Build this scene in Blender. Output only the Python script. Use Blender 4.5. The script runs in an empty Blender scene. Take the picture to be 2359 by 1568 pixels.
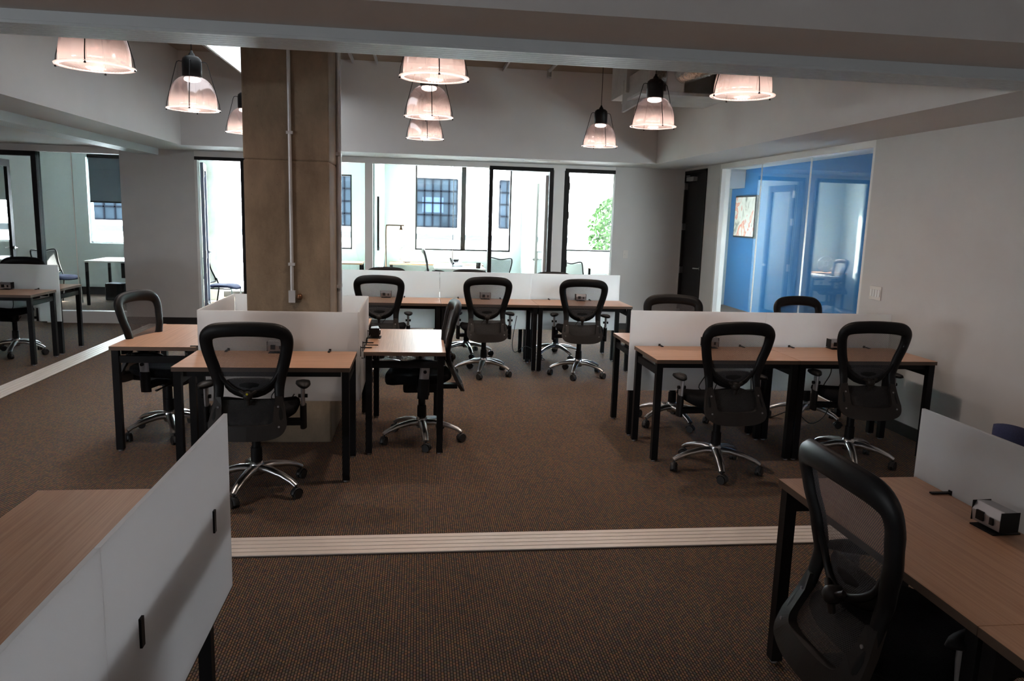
import bpy, bmesh, math, random
from mathutils import Vector, Matrix
PI = math.pi
random.seed(7)
S = bpy.context.scene
COL = S.collection

# ------------------------------------------------------------------ camera
cd = bpy.data.cameras.new('camera'); cam = bpy.data.objects.new('camera', cd); COL.objects.link(cam)
cd.sensor_width = 36.0; cd.lens = 1751.48/2359*36.0; cd.clip_start = .05; cd.clip_end = 200
yaw, pitch, roll, HC = .1267, .1637, -.0308, 1.7005
fw = Vector((math.sin(yaw)*math.cos(pitch), math.cos(yaw)*math.cos(pitch), -math.sin(pitch)))
rt = Vector((math.cos(yaw), -math.sin(yaw), 0)); up = rt.cross(fw)
R_ = math.cos(roll)*rt - math.sin(roll)*up; U_ = math.cos(roll)*up + math.sin(roll)*rt
cam.matrix_world = Matrix(((R_.x, U_.x, -fw.x, 0), (R_.y, U_.y, -fw.y, 0), (R_.z, U_.z, -fw.z, HC), (0, 0, 0, 1)))
S.camera = cam

# ------------------------------------------------------------------ view, world, daylight
S.view_settings.view_transform = 'Standard'; S.view_settings.look = 'None'
S.view_settings.gamma = 1; S.view_settings.use_curve_mapping = False
S.view_settings.exposure = 0.64
S.cycles.use_denoising = True
S.cycles.max_bounces = 10; S.cycles.diffuse_bounces = 6; S.cycles.transparent_max_bounces = 24
S.cycles.transmission_bounces = 6; S.cycles.glossy_bounces = 4
S.cycles.sample_clamp_indirect = 40.0
SKY = 36.0
LAMP_W = 26.0
w = bpy.data.worlds.new('sky'); S.world = w; w.use_nodes = True
wn = w.node_tree.nodes; wl = w.node_tree.links
bg = wn['Background']; bg.inputs['Strength'].default_value = SKY
wtc = wn.new('ShaderNodeTexCoord'); wsep = wn.new('ShaderNodeSeparateXYZ'); wr = wn.new('ShaderNodeValToRGB')
wl.new(wtc.outputs['Generated'], wsep.inputs[0]); wl.new(wsep.outputs['Z'], wr.inputs[0]); wl.new(wr.outputs[0], bg.inputs[0])
wr.color_ramp.elements[0].position = 0.0; wr.color_ramp.elements[0].color = (.93, .96, 1, 1)
wr.color_ramp.elements[1].position = 1.0; wr.color_ramp.elements[1].color = (.62, .80, 1, 1)

def portal(name, loc, rot, sx, sy):
    l = bpy.data.lights.new(name, 'AREA'); l.shape = 'RECTANGLE'; l.size = sx; l.size_y = sy
    l.cycles.is_portal = True
    o = bpy.data.objects.new(name, l); o.location = loc; o.rotation_euler = rot; COL.objects.link(o)
# windows in the far facade look towards -y
portal('daylight_portal', (-5.3, 15.1, 1.75), (-PI/2, 0, 0), 1.6, 1.7)
portal('daylight_portal', (-3.25, 15.1, 1.35), (-PI/2, 0, 0), 1.6, 2.6)
portal('daylight_portal', (-1.78, 15.1, 1.7), (-PI/2, 0, 0), 1.1, 1.6)
portal('daylight_portal', (.89, 15.1, 1.8), (-PI/2, 0, 0), 1.95, 1.7)
portal('daylight_portal', (3.1, 15.1, 1.8), (-PI/2, 0, 0), 1.8, 1.7)
portal('daylight_portal', (4.75, 15.1, 1.6), (-PI/2, 0, 0), .7, 1.4)
portal('daylight_portal', (5.2, 6.05, 1.25), (PI/2, 0, 0), 2.1, .5)  # for the opening added in the hidden end wall of the blue room
portal('daylight_portal', (-8.2, -1.5, 1.725), (0, -PI/2, 0), .45, 2.4)  # for the added, unseen opening in the left wall

sd_ = bpy.data.lights.new('sun', 'SUN'); sd_.energy = 70; sd_.angle = .01; sd_.color = (1, .95, .88)
so = bpy.data.objects.new('sun', sd_); COL.objects.link(so)
so.rotation_euler = Vector((.9, .9, .75)).to_track_quat('Z', 'Y').to_euler()
# ------------------------------------------------------------------ materials
def newmat(n):
    m = bpy.data.materials.new(n); m.use_nodes = True
    return m, m.node_tree.nodes, m.node_tree.links, m.node_tree.nodes['Principled BSDF']
def mat(n, c, r=.5, metal=0, spec=.5, noise=0, nscale=8, bump=0):
    m, N, L, b = newmat(n)
    b.inputs['Base Color'].default_value = (*c, 1); b.inputs['Roughness'].default_value = r
    b.inputs['Metallic'].default_value = metal; b.inputs['Specular IOR Level'].default_value = spec
    if noise or bump:
        tc = N.new('ShaderNodeTexCoord'); t = N.new('ShaderNodeTexNoise'); t.inputs['Scale'].default_value = nscale
        t.inputs['Detail'].default_value = 6; L.new(tc.outputs['Object'], t.inputs['Vector'])
        if noise:
            rp = N.new('ShaderNodeValToRGB')
            rp.color_ramp.elements[0].position = .3; rp.color_ramp.elements[1].position = .7
            rp.color_ramp.elements[0].color = (*[x*(1-noise) for x in c], 1); rp.color_ramp.elements[1].color = (*[min(1, x*(1+noise)) for x in c], 1)
            L.new(t.outputs['Fac'], rp.inputs[0]); L.new(rp.outputs[0], b.inputs['Base Color'])
        if bump:
            bp = N.new('ShaderNodeBump'); bp.inputs['Strength'].default_value = bump; bp.inputs['Distance'].default_value = .01
            L.new(t.outputs['Fac'], bp.inputs['Height']); L.new(bp.outputs[0], b.inputs['Normal'])
    return m
M = {}
M['paint'] = mat('painted_drywall', (.60, .59, .58), .75, noise=.02, nscale=3, bump=.03)
M['paintw'] = mat('white_trim_paint', (.80, .79, .77), .5)
M['office_paint'] = mat('pale_office_paint', (.58, .66, .65), .85, spec=.2)
M['blue_paint'] = mat('blue_wall_paint', (.02, .17, .42), .7, spec=.2)
M['black'] = mat('black_powder_coat', (.007, .007, .008), .5, spec=.2)
M['blackp'] = mat('black_plastic', (.006, .006, .0065), .5, spec=.25)
M['brownp'] = mat('black_brown_plastic', (.020, .0165, .0145), .5, spec=.35)
M['fabric'] = mat('black_seat_fabric', (.008, .008, .009), .95, spec=.1, noise=.3, nscale=200, bump=.3)
M['navy'] = mat('navy_fabric', (.03, .035, .10), .9, noise=.2, nscale=150)
M['darkframe'] = mat('dark_door_frame', (.014, .012, .012), .5, spec=.2)
M['door'] = mat('dark_door_leaf', (.016, .015, .016), .6, spec=.2)
M['greyleaf'] = mat('grey_blue_door_stile', (.20, .23, .32), .5)
M['alu'] = mat('polished_aluminium', (.60, .60, .61), .28, metal=1)
M['silver'] = mat('silver_painted_metal', (.42, .42, .44), .35, metal=.7)
M['steel'] = mat('brushed_steel', (.5, .5, .5), .3, metal=1)
M['trackm'] = mat('anodised_track', (.88, .80, .74), .42, metal=.1)
M['groove'] = mat('track_groove', (.10, .07, .06), .6)
M['ohtrack'] = mat('painted_overhead_track', (.56, .61, .63), .5)
M['galv'] = mat('galvanised_sheet', (.55, .56, .57), .4, metal=.5, noise=.12, nscale=6)
M['foil'] = mat('duct_foil', (.7, .7, .7), .22, metal=1, bump=1.0, nscale=28)
M['plywood'] = mat('raw_plywood', (.36, .20, .09), .7, noise=.2)
M['baseb'] = mat('dark_rubber_base', (.02, .017, .016), .5)
M['plate'] = mat('white_plastic_plate', (.66, .62, .58), .45)
M['whitetop'] = mat('white_laminate', (.70, .68, .65), .45, spec=.2)
M['facade'] = mat('white_facade', (.86, .85, .84), .9, spec=0)
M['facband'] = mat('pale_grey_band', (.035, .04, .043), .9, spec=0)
M['facglass'] = mat('dim_far_glass', (.010, .014, .019), .5, spec=0, noise=.5, nscale=.8)
M['facglassb'] = mat('blue_far_shade', (.022, .032, .055), .6, spec=0)
M['facbar'] = mat('far_window_bars', (.003, .0035, .005), .6, spec=0)
M['shade'] = mat('grey_roller_shade', (.09, .11, .13), .9)
M['leaf'] = mat('leaf_green', (.018, .04, .012), .8, spec=0, noise=.5, nscale=5)
M['bark'] = mat('bark', (.12, .08, .05), .9)
M['ground'] = mat('pale_paving', (.5, .5, .5), .9)
M['brass'] = mat('bronze_metal', (.16, .08, .045), .35, metal=.8)
M['rubber'] = mat('caster_rubber', (.02, .02, .02), .5)
M['yellow'] = mat('yellow_dot', (.7, .6, .02), .5)
M['cord'] = mat('black_cord', (.015, .015, .015), .5)

def concrete():
    m, N, L, b = newmat('board_formed_concrete')
    tc = N.new('ShaderNodeTexCoord'); t = N.new('ShaderNodeTexNoise'); t.inputs['Scale'].default_value = 2.2; t.inputs['Detail'].default_value = 9; t.inputs['Roughness'].default_value = .65
    mp = N.new('ShaderNodeMapping'); mp.inputs['Scale'].default_value = (1, 1, .45)
    L.new(tc.outputs['Object'], mp.inputs[0]); L.new(mp.outputs[0], t.inputs['Vector'])
    rp = N.new('ShaderNodeValToRGB'); e = rp.color_ramp.elements
    e[0].position = .3; e[0].color = (.12, .088, .058, 1); e[1].position = .7; e[1].color = (.31, .24, .165, 1)
    t2 = N.new('ShaderNodeTexNoise'); t2.inputs['Scale'].default_value = 60; t2.inputs['Detail'].default_value = 4; L.new(tc.outputs['Object'], t2.inputs['Vector'])
    v = N.new('ShaderNodeTexVoronoi'); v.inputs['Scale'].default_value = 22; L.new(tc.outputs['Object'], v.inputs['Vector'])
    vr = N.new('ShaderNodeValToRGB'); vr.color_ramp.elements[0].position = .03; vr.color_ramp.elements[0].color = (.35, .35, .35, 1); vr.color_ramp.elements[1].position = .09
    L.new(v.outputs['Distance'], vr.inputs[0])
    mx = N.new('ShaderNodeMix'); mx.data_type = 'RGBA'; mx.blend_type = 'MULTIPLY'; mx.inputs[0].default_value = .6
    L.new(t.outputs['Fac'], rp.inputs[0]); L.new(rp.outputs[0], mx.inputs[6]); L.new(vr.outputs[0], mx.inputs[7]); L.new(mx.outputs[2], b.inputs['Base Color'])
    bp = N.new('ShaderNodeBump'); bp.inputs['Strength'].default_value = .35; bp.inputs['Distance'].default_value = .01
    L.new(t2.outputs['Fac'], bp.inputs['Height']); L.new(bp.outputs[0], b.inputs['Normal']); b.inputs['Roughness'].default_value = .85
    return m
M['concrete'] = concrete()
M['concrete_pale'] = mat('pale_concrete', (.42, .42, .38), .9, noise=.15, nscale=4)
M['plank'] = mat('concrete_plank_ceiling', (.30, .25, .20), .9, noise=.15, nscale=3)

def carpet(n, c1, c2, mortar):
    m, N, L, b = newmat(n)
    tc = N.new('ShaderNodeTexCoord'); mp = N.new('ShaderNodeMapping'); mp.inputs['Rotation'].default_value = (0, 0, PI/2)
    br = N.new('ShaderNodeTexBrick'); br.inputs['Scale'].default_value = 1
    br.inputs['Brick Width'].default_value = .020; br.inputs['Row Height'].default_value = .0115; br.inputs['Mortar Size'].default_value = .0022
    br.inputs['Mortar Smooth'].default_value = .5
    br.inputs['Color1'].default_value = (*c1, 1); br.inputs['Color2'].default_value = (*c2, 1); br.inputs['Mortar'].default_value = (*mortar, 1)
    L.new(tc.outputs['Object'], mp.inputs[0]); L.new(mp.outputs[0], br.inputs['Vector'])
    t = N.new('ShaderNodeTexNoise'); t.inputs['Scale'].default_value = 70; L.new(tc.outputs['Object'], t.inputs['Vector'])
    mx = N.new('ShaderNodeMix'); mx.data_type = 'RGBA'; mx.blend_type = 'MULTIPLY'; mx.inputs[0].default_value = .55
    L.new(br.outputs['Color'], mx.inputs[6]); L.new(t.outputs['Color'], mx.inputs[7])
    L.new(mx.outputs[2], b.inputs['Base Color'])
    bp = N.new('ShaderNodeBump'); bp.inputs['Strength'].default_value = .6; bp.inputs['Distance'].default_value = .004; bp.invert = True
    L.new(br.outputs['Fac'], bp.inputs['Height']); L.new(bp.outputs[0], b.inputs['Normal'])
    b.inputs['Roughness'].default_value = .95; b.inputs['Specular IOR Level'].default_value = .15
    return m
M['carpet'] = carpet('ribbed_brown_carpet', (.40, .235, .14), (.20, .17, .155), (.034, .029, .026))

def wood(n, c1, c2):
    m, N, L, b = newmat(n)
    tc = N.new('ShaderNodeTexCoord'); mp = N.new('ShaderNodeMapping'); mp.inputs['Scale'].default_value = (1.2, 60, 60)
    t = N.new('ShaderNodeTexNoise'); t.inputs['Scale'].default_value = 2; t.inputs['Detail'].default_value = 5; t.inputs['Distortion'].default_value = .3
    L.new(tc.outputs['Object'], mp.inputs[0]); L.new(mp.outputs[0], t.inputs['Vector'])
    rp = N.new('ShaderNodeValToRGB'); e = rp.color_ramp.elements
    e[0].position = .35; e[0].color = (*c1, 1); e[1].position = .65; e[1].color = (*c2, 1)
    L.new(t.outputs['Fac'], rp.inputs[0]); L.new(rp.outputs[0], b.inputs['Base Color'])
    b.inputs['Roughness'].default_value = .38
    return m
M['wood'] = wood('beech_laminate', (.45, .245, .145), (.57, .33, .205))
M['edge'] = mat('brown_edge_band', (.13, .085, .06), .5)

def mixmat(n, parts):
    """parts: list of (weight, kind, colour, roughness) blended one over another"""
    m = bpy.data.materials.new(n); m.use_nodes = True; N = m.node_tree.nodes; L = m.node_tree.links
    N.remove(N['Principled BSDF']); out = N['Material Output']; cur = None; tot = 0
    for wgt, kind, c, r in parts:
        s = N.new({'D': 'ShaderNodeBsdfDiffuse', 'T': 'ShaderNodeBsdfTransparent', 'L': 'ShaderNodeBsdfTranslucent', 'G': 'ShaderNodeBsdfGlossy'}[kind])
        s.inputs[0].default_value = (*c, 1)
        if kind == 'G': s.inputs['Roughness'].default_value = r
        tot += wgt
        if cur is None: cur = s.outputs[0]
        else:
            x = N.new('ShaderNodeMixShader'); x.inputs[0].default_value = wgt/tot
            L.new(cur, x.inputs[1]); L.new(s.outputs[0], x.inputs[2]); cur = x.outputs[0]
    L.new(cur, out.inputs[0]); return m
M['acrylic'] = mixmat('frosted_acrylic', [(.30, 'D', (.80, .81, .82), 0), (.58, 'L', (.93, .94, .95), 0), (.08, 'T', (1, 1, 1), 0), (.04, 'G', (1, 1, 1), .35)])
M['ribglass'] = mixmat('ribbed_glass_shade', [(.74, 'T', (.88, .83, .83), 0), (.04, 'L', (.85, .78, .78), 0), (.06, 'D', (.6, .55, .56), 0), (.16, 'G', (1, .94, .93), .14)])
M['rimglass'] = mixmat('glass_rim', [(.2, 'T', (.9, .9, .9), 0), (.4, 'L', (.9, .9, .92), 0), (.2, 'D', (.8, .8, .8), 0), (.2, 'G', (1, 1, 1), .15)])

M['skyglass'] = mixmat('frosted_skylight', [(.88, 'D', (.75, .8, .85), 0), (.12, 'L', (.85, .93, 1), 0)])
def glass(n, tint=(.96, .985, .975), boost=1.0):
    m = bpy.data.materials.new(n); m.use_nodes = True; N = m.node_tree.nodes; L = m.node_tree.links
    N.remove(N['Principled BSDF']); out = N['Material Output']
    t = N.new('ShaderNodeBsdfTransparent'); t.inputs[0].default_value = (*tint, 1)
    g = N.new('ShaderNodeBsdfGlossy'); g.inputs['Roughness'].default_value = 0.0
    f = N.new('ShaderNodeFresnel')
    gm = N.new('ShaderNodeNewGeometry'); io = N.new('ShaderNodeMath'); io.operation = 'MULTIPLY_ADD'; io.inputs[1].default_value = 1/1.5-1.5; io.inputs[2].default_value = 1.5
    L.new(gm.outputs['Backfacing'], io.inputs[0]); L.new(io.outputs[0], f.inputs[0])
    mm = N.new('ShaderNodeMath'); mm.operation = 'MULTIPLY'; mm.inputs[1].default_value = boost; mm.use_clamp = True
    x = N.new('ShaderNodeMixShader'); L.new(f.outputs[0], mm.inputs[0]); L.new(mm.outputs[0], x.inputs[0]); L.new(t.outputs[0], x.inputs[1]); L.new(g.outputs[0], x.inputs[2]); L.new(x.outputs[0], out.inputs[0])
    return m
M['glass'] = glass('clear_glass')

def meshfab(n, c, opac, scale):
    m = bpy.data.materials.new(n); m.use_nodes = True; N = m.node_tree.nodes; L = m.node_tree.links
    b = N['Principled BSDF']; out = N['Material Output']
    b.inputs['Base Color'].default_value = (*c, 1); b.inputs['Roughness'].default_value = .7
    t = N.new('ShaderNodeBsdfTransparent'); tc = N.new('ShaderNodeTexCoord')
    sp = N.new('ShaderNodeSeparateXYZ'); L.new(tc.outputs['Object'], sp.inputs[0])
    outs = []
    for ax, k in (('X', scale), ('Z', scale*.8)):
        a = N.new('ShaderNodeMath'); a.operation = 'MULTIPLY'; a.inputs[1].default_value = k; L.new(sp.outputs[ax], a.inputs[0])
        s = N.new('ShaderNodeMath'); s.operation = 'SINE'; L.new(a.outputs[0], s.inputs[0]); outs.append(s)
    p = N.new('ShaderNodeMath'); p.operation = 'MULTIPLY'; L.new(outs[0].outputs[0], p.inputs[0]); L.new(outs[1].outputs[0], p.inputs[1])
    q = N.new('ShaderNodeMath'); q.operation = 'MULTIPLY_ADD'; q.inputs[1].default_value = .45; q.inputs[2].default_value = opac; q.use_clamp = True
    L.new(p.outputs[0], q.inputs[0])
    x = N.new('ShaderNodeMixShader'); L.new(q.outputs[0], x.inputs[0]); L.new(t.outputs[0], x.inputs[1]); L.new(b.outputs[0], x.inputs[2]); L.new(x.outputs[0], out.inputs[0])
    return m
M['mesh'] = meshfab('open_black_mesh', (.065, .065, .07), .66, 900)
M['meshd'] = meshfab('dense_black_mesh', (.022, .02, .02), .93, 900)
M['meshguest'] = meshfab('guest_chair_mesh', (.03, .03, .035), .62, 380)

def emis(n, c, s):
    m = bpy.data.materials.new(n); m.use_nodes = True; N = m.node_tree.nodes; L = m.node_tree.links
    N.remove(N['Principled BSDF']); e = N.new('ShaderNodeEmission'); e.inputs[0].default_value = (*c, 1); e.inputs[1].default_value = s
    L.new(e.outputs[0], N['Material Output'].inputs[0]); return m
M['panel_light'] = emis('lit_diffuser_panel', (.88, .95, 1), 1.7)
M['bulb'] = emis('lit_bulb', (1, .84, .74), 9)
M['deskbulb'] = emis('lit_desk_bulb', (1, .62, .36), 14)

def art():
    m, N, L, b = newmat('abstract_painting')
    tc = N.new('ShaderNodeTexCoord'); t = N.new('ShaderNodeTexNoise'); t.inputs['Scale'].default_value = 3.2; t.inputs['Distortion'].default_value = 1.2
    L.new(tc.outputs['Object'], t.inputs['Vector']); rp = N.new('ShaderNodeValToRGB'); L.new(t.outputs['Fac'], rp.inputs[0]); L.new(rp.outputs[0], b.inputs['Base Color'])
    r = rp.color_ramp; r.elements[0].position = .30; r.elements[0].color = (.15, .14, .12, 1); r.elements[1].position = .40; r.elements[1].color = (.75, .72, .62, 1)
    for p, c in ((.52, (.82, .80, .74)), (.58, (.80, .22, .14)), (.63, (.85, .45, .33)), (.70, (.80, .78, .70))):
        e = r.elements.new(p); e.color = (*c, 1)
    return m
M['art'] = art()

# ------------------------------------------------------------------ mesh helpers
class MB:
    def __init__(s): s.v = []; s.f = []; s.mi = []; s.sm = []
    def add(s, vs, fs, mi=0, smooth=False):
        o = len(s.v); s.v += [tuple(v) for v in vs]
        for f in fs: s.f.append([i+o for i in f]); s.mi.append(mi); s.sm.append(smooth)
        return s
    def box(s, x0, x1, y0, y1, z0, z1, mi=0):
        vs = [(x, y, z) for z in (z0, z1) for y in (y0, y1) for x in (x0, x1)]
        return s.add(vs, [(0, 2, 3, 1), (4, 5, 7, 6), (0, 1, 5, 4), (1, 3, 7, 5), (3, 2, 6, 7), (2, 0, 4, 6)], mi)
    def obox(s, c, X, Y, Z, mi=0):
        c = Vector(c); X = Vector(X); Y = Vector(Y); Z = Vector(Z)
        vs = [c+a*X+b*Y+d*Z for d in (-1, 1) for b in (-1, 1) for a in (-1, 1)]
        return s.add(vs, [(0, 2, 3, 1), (4, 5, 7, 6), (0, 1, 5, 4), (1, 3, 7, 5), (3, 2, 6, 7), (2, 0, 4, 6)], mi)
    def rbox(s, x0, x1, y0, y1, z0, z1, r, mi=0, n=4):
        """box with corners rounded in plan"""
        pts = []
        for cx, cy, a0 in ((x1-r, y1-r, 0), (x0+r, y1-r, PI/2), (x0+r, y0+r, PI), (x1-r, y0+r, 1.5*PI)):
            for i in range(n+1):
                a = a0+PI/2*i/n; pts.append((cx+r*math.cos(a), cy+r*math.sin(a)))
        k = len(pts)
        s.add([(x, y, z0) for x, y in pts]+[(x, y, z1) for x, y in pts], [list(range(k))[::-1], list(range(k, 2*k))]+[(i, (i+1) % k, k+(i+1) % k, k+i) for i in range(k)], mi)
        return s
    def lathe(s, prof, c=(0, 0, 0), n=24, mi=0, smooth=True, capb=False, capt=False, rip=0, nr=0, axis='z', close=False):
        vs = []; m = len(prof)
        for i in range(n):
            a = 2*PI*i/n
            for r, z in prof:
                rr = r*(1+(rip if i % 2 else -rip)) if nr == 0 else r
                p = (rr*math.cos(a), rr*math.sin(a), z)
                if axis == 'x': p = (p[2], p[0], p[1])
                if axis == 'y': p = (p[0], p[2], p[1])
                vs.append((c[0]+p[0], c[1]+p[1], c[2]+p[2]))
        fs = [(i*m+j, ((i+1) % n)*m+j, ((i+1) % n)*m+j+1, i*m+j+1) for i in range(n) for j in range(m-1)]
        if close: fs += [(i*m+m-1, ((i+1) % n)*m+m-1, ((i+1) % n)*m, i*m) for i in range(n)]
        s.add(vs, fs, mi, smooth)
        if capb: s.add([vs[i*m] for i in range(n)], [list(range(n))[::-1]], mi)
        if capt: s.add([vs[i*m+m-1] for i in range(n)], [list(range(n))], mi)
        return s
    def cyl(s, c, r, z0, z1, n=20, mi=0, r1=None, axis='z'):
        return s.lathe([(r, z0), (r if r1 is None else r1, z1)], c, n, mi, True, True, True, axis=axis)
    def tube(s, pts, r, n=8, mi=0, closed=False, ref=None, r2=None, smooth=True):
        """sweep an ellipse (r in the binormal, r2 along ref) along pts; r, r2 may be lists"""
        P = [Vector(p) for p in pts]; k = len(P); vs = []
        prevn = None
        for i, p in enumerate(P):
            a = P[(i-1) % k] if (closed or i > 0) else P[i]; b = P[(i+1) % k] if (closed or i < k-1) else P[i]
            t = (b-a).normalized()
            if ref is not None:
                nn = Vector(ref[i] if isinstance(ref, list) else ref)
            else:
                nn = prevn if prevn is not None else (Vector((0, 0, 1)) if abs(t.z) < .9 else Vector((1, 0, 0)))
            nn = (nn - t*nn.dot(t)).normalized(); prevn = nn; bb = t.cross(nn)
            ra = r[i] if isinstance(r, list) else r; rb = (r2[i] if isinstance(r2, list) else r2) if r2 is not None else ra
            for j in range(n):
                an = 2*PI*j/n; vs.append(p+bb*ra*math.cos(an)+nn*rb*math.sin(an))
        fs = []
        for i in range(k if closed else k-1):
            for j in range(n):
                fs.append((i*n+j, i*n+(j+1) % n, ((i+1) % k)*n+(j+1) % n, ((i+1) % k)*n+j))
        s.add(vs, fs, mi, smooth)
        if not closed:
            s.add(vs[:n], [list(range(n))], mi); s.add(vs[-n:], [list(range(n))[::-1]], mi)
        return s
    def build(s, name, mats, parent=None, bevel=0):
        me = bpy.data.meshes.new(name); me.from_pydata(s.v, [], s.f)
        for m in (mats if isinstance(mats, (list, tuple)) else [mats]): me.materials.append(m)
        for p, mi, sm in zip(me.polygons, s.mi, s.sm): p.material_index = mi; p.use_smooth = sm
        bm = bmesh.new(); bm.from_mesh(me); bmesh.ops.recalc_face_normals(bm, faces=bm.faces); bm.to_mesh(me); bm.free()
        o = bpy.data.objects.new(name, me); COL.objects.link(o)
        if parent: o.parent = parent
        if bevel:
            b = o.modifiers.new('bevel', 'BEVEL'); b.width = bevel; b.segments = 2; b.limit_method = 'ANGLE'
        return o
def catmull(pts, n=6, closed=False):
    P = [Vector(p) for p in pts]; k = len(P); out = []
    for i in range(k if closed else k-1):
        g = lambda j: P[j % k] if closed else P[max(0, min(k-1, j))]
        a, b, c, d = g(i-1), g(i), g(i+1), g(i+2)
        for t in range(n):
            u = t/n; out.append(.5*((2*b)+(c-a)*u+(2*a-5*b+4*c-d)*u*u+(3*b-a-3*c+d)*u**3))
    if not closed: out.append(P[-1])
    return out
def thing(name, label, cat, loc=(0, 0, 0), rz=0, group=None):
    o = bpy.data.objects.new(name, None); COL.objects.link(o); o.location = loc; o.rotation_euler = (0, 0, rz)
    o.empty_display_size = .1
    return tag(o, label, cat, group)
def tag(o, label, cat, group=None):
    o['label'] = label; o['category'] = cat
    if group: o['group'] = group
    return o
def struct(o, label=None):
    o['kind'] = 'structure'
    if label: o['label'] = label
    return o
def dup(root, loc, rz, label, group=None, _p=None):
    c = root.copy(); COL.objects.link(c)
    if _p is None:
        c.location = loc; c.rotation_euler = (0, 0, rz); c['label'] = label
        if group: c['group'] = group
    else: c.parent = _p
    for ch in root.children: dup(ch, None, None, None, None, c)
    return c
def box(name, m, x0, x1, y0, y1, z0, z1, parent=None, bevel=0):
    return MB().box(x0, x1, y0, y1, z0, z1).build(name, m, parent, bevel)

# ================================================================== SETTING
WB, WT = 11.35, 11.47          # partition plane between the open office and the glazed offices
XR = 4.0
CZ, HZ = 2.45, 3.6             # soffit height, high ceiling height
struct(box('floor', M['carpet'], -8.2, 7, -4.2, 15.4, -.12, 0))
# high ceiling
struct(box('ceiling', M['plank'], -3.1, 3.3, 3.85, 10.5, HZ, HZ+.12))
# low soffits round the high part, office ceilings, entry-side ceiling
c = MB()
c.box(-8.1, XR+.12, 3.12, 3.9, 2.49, HZ+.12); c.box(-8.1, -3.0, 3.9, 4.1, CZ, HZ+.12); c.box(3.25, XR+.12, 3.9, 4.1, CZ, HZ+.12)
c.box(-8.1, -3.0, 4.1, WT, CZ, HZ+.12)
c.box(-3.0, XR+.12, 10.4, WT, CZ, HZ+.12)
c.box(3.25, XR+.12, 4.1, 10.4, CZ, HZ+.12)
c.box(-8.1, XR+.12, -4.1, 3.12, 2.95, HZ+.12)
struct(c.build('ceiling_soffit', M['paint']))
struct(box('ceiling_office', M['paintw'], -8.1, 7, WT, 15.3, 2.70, 2.85))
struct(box('ceiling_blue_room', M['paintw'], XR+.12, 7, 6.1, WT, 2.70, 2.85))
# back partition wall
w_ = MB(); w_.box(-4.1, -3.107, WB, WT, 0, CZ); w_.box(2.93, XR+.12, WB, WT, 0, CZ); w_.box(-8.1, -7.2, WB, WT, 0, CZ)
struct(w_.build('wall_back', M['paint']))
w_ = MB(); w_.box(XR, XR+.12, -4.1, 6.45, 0, 2.95); w_.box(XR, XR+.12, 9.95, 10.42, 0, CZ); w_.box(XR, XR+.12, 11.30, WB, 0, CZ); w_.box(XR, XR+.12, 10.42, 11.30, 2.42, CZ)
w_.box(XR, XR+.12, WT, 15.1, 0, 2.7)
struct(w_.build('wall_right', M['paint']))
struct(MB().box(-8.2, -8.1, -4.2, -2.7, 0, HZ).box(-8.2, -8.1, -.3, 15.3, 0, HZ).box(-8.2, -8.1, -2.7, -.3, 0, 1.5).box(-8.2, -8.1, -2.7, -.3, 1.95, HZ).build('wall_left', M['paint']))  # unseen window opening added in this wall to light the near screen and desks
struct(box('wall_front', M['paint'], -8.1, XR+.12, -4.2, -4.1, 0, 2.95))
# outer wall with window openings
ops = [(-6.0, -4.55, .95, 2.5), (-4.0, -2.5, .12, 2.6), (-2.3, -1.25, .95, 2.36), (-.045, 1.82, .97, 2.62), (2.3, 3.95, 1.02, 2.6), (4.4, 5.1, .9, 2.3)]
w_ = MB(); xs = -8.1
for a, b, z0, z1 in ops:
    w_.box(xs, a, 15.0, 15.25, 0, 2.7); w_.box(a, b, 15.0, 15.25, 0, z0); w_.box(a, b, 15.0, 15.25, z1, 2.7); xs = b
w_.box(xs, 7, 15.0, 15.25, 0, 2.7)
struct(w_.build('wall_outer', M['office_paint']))
# office partitions
struct(box('wall_partition', M['office_paint'], -.75, -.63, WT, 15.0, 0, 2.7))
struct(box('wall_partition', M['office_paint'], 2.03, 2.15, WT, 15.0, 0, 2.7))
struct(box('wall_partition', M['office_paint'], -2.47, -2.40, WT, 15.0, 0, 2.7))
struct(box('wall_partition', M['office_paint'], -4.10, -4.02, WT, 15.0, 0, 2.7))
# blue room beyond the right-hand glass
struct(box('wall_blue', M['blue_paint'], 6.3, 6.4, 6.1, 15.0, 0, 2.7))
struct(MB().box(XR+.12, 6.3, 6.1, 6.2, 0, 1.0).box(XR+.12, 6.3, 6.1, 6.2, 1.5, 2.7).build('wall_blue_room_end', M['blue_paint']))
struct(box('window_13', M['glass'], XR+.12, 6.3, 6.14, 6.15, 1.0, 1.5))  # unseen glazed opening, added to bring daylight into the dark blue room
struct(box('trim_8', M['paintw'], XR+.12, 6.3, 14.4, 15.0, 2.35, 2.7))

# floor tracks for the folding glass walls (aluminium strips with grooves)
def floor_track(name, x0, x1, y0, y1, along):
    m = MB(); n = 5
    m.box(x0, x1, y0, y1, .001, .006, 1)
    for i in range(n):
        if along == 'x':
            wd = (y1-y0)/n; a = y0+i*wd+.0035; m.box(x0, x1, a, a+wd-.007, .0055, .011)
        else:
            wd = (x1-x0)/n; a = x0+i*wd+.0035; m.box(a, a+wd-.007, y0, y1, .0055, .011)
    return struct(m.build(name, [M['trackm'], M['groove']]))
floor_track('trim_1', -3.545, 3.99, 3.635, 3.855, 'x')
floor_track('trim_2', -3.79, -3.55, -2, 11.3, 'y')
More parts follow.
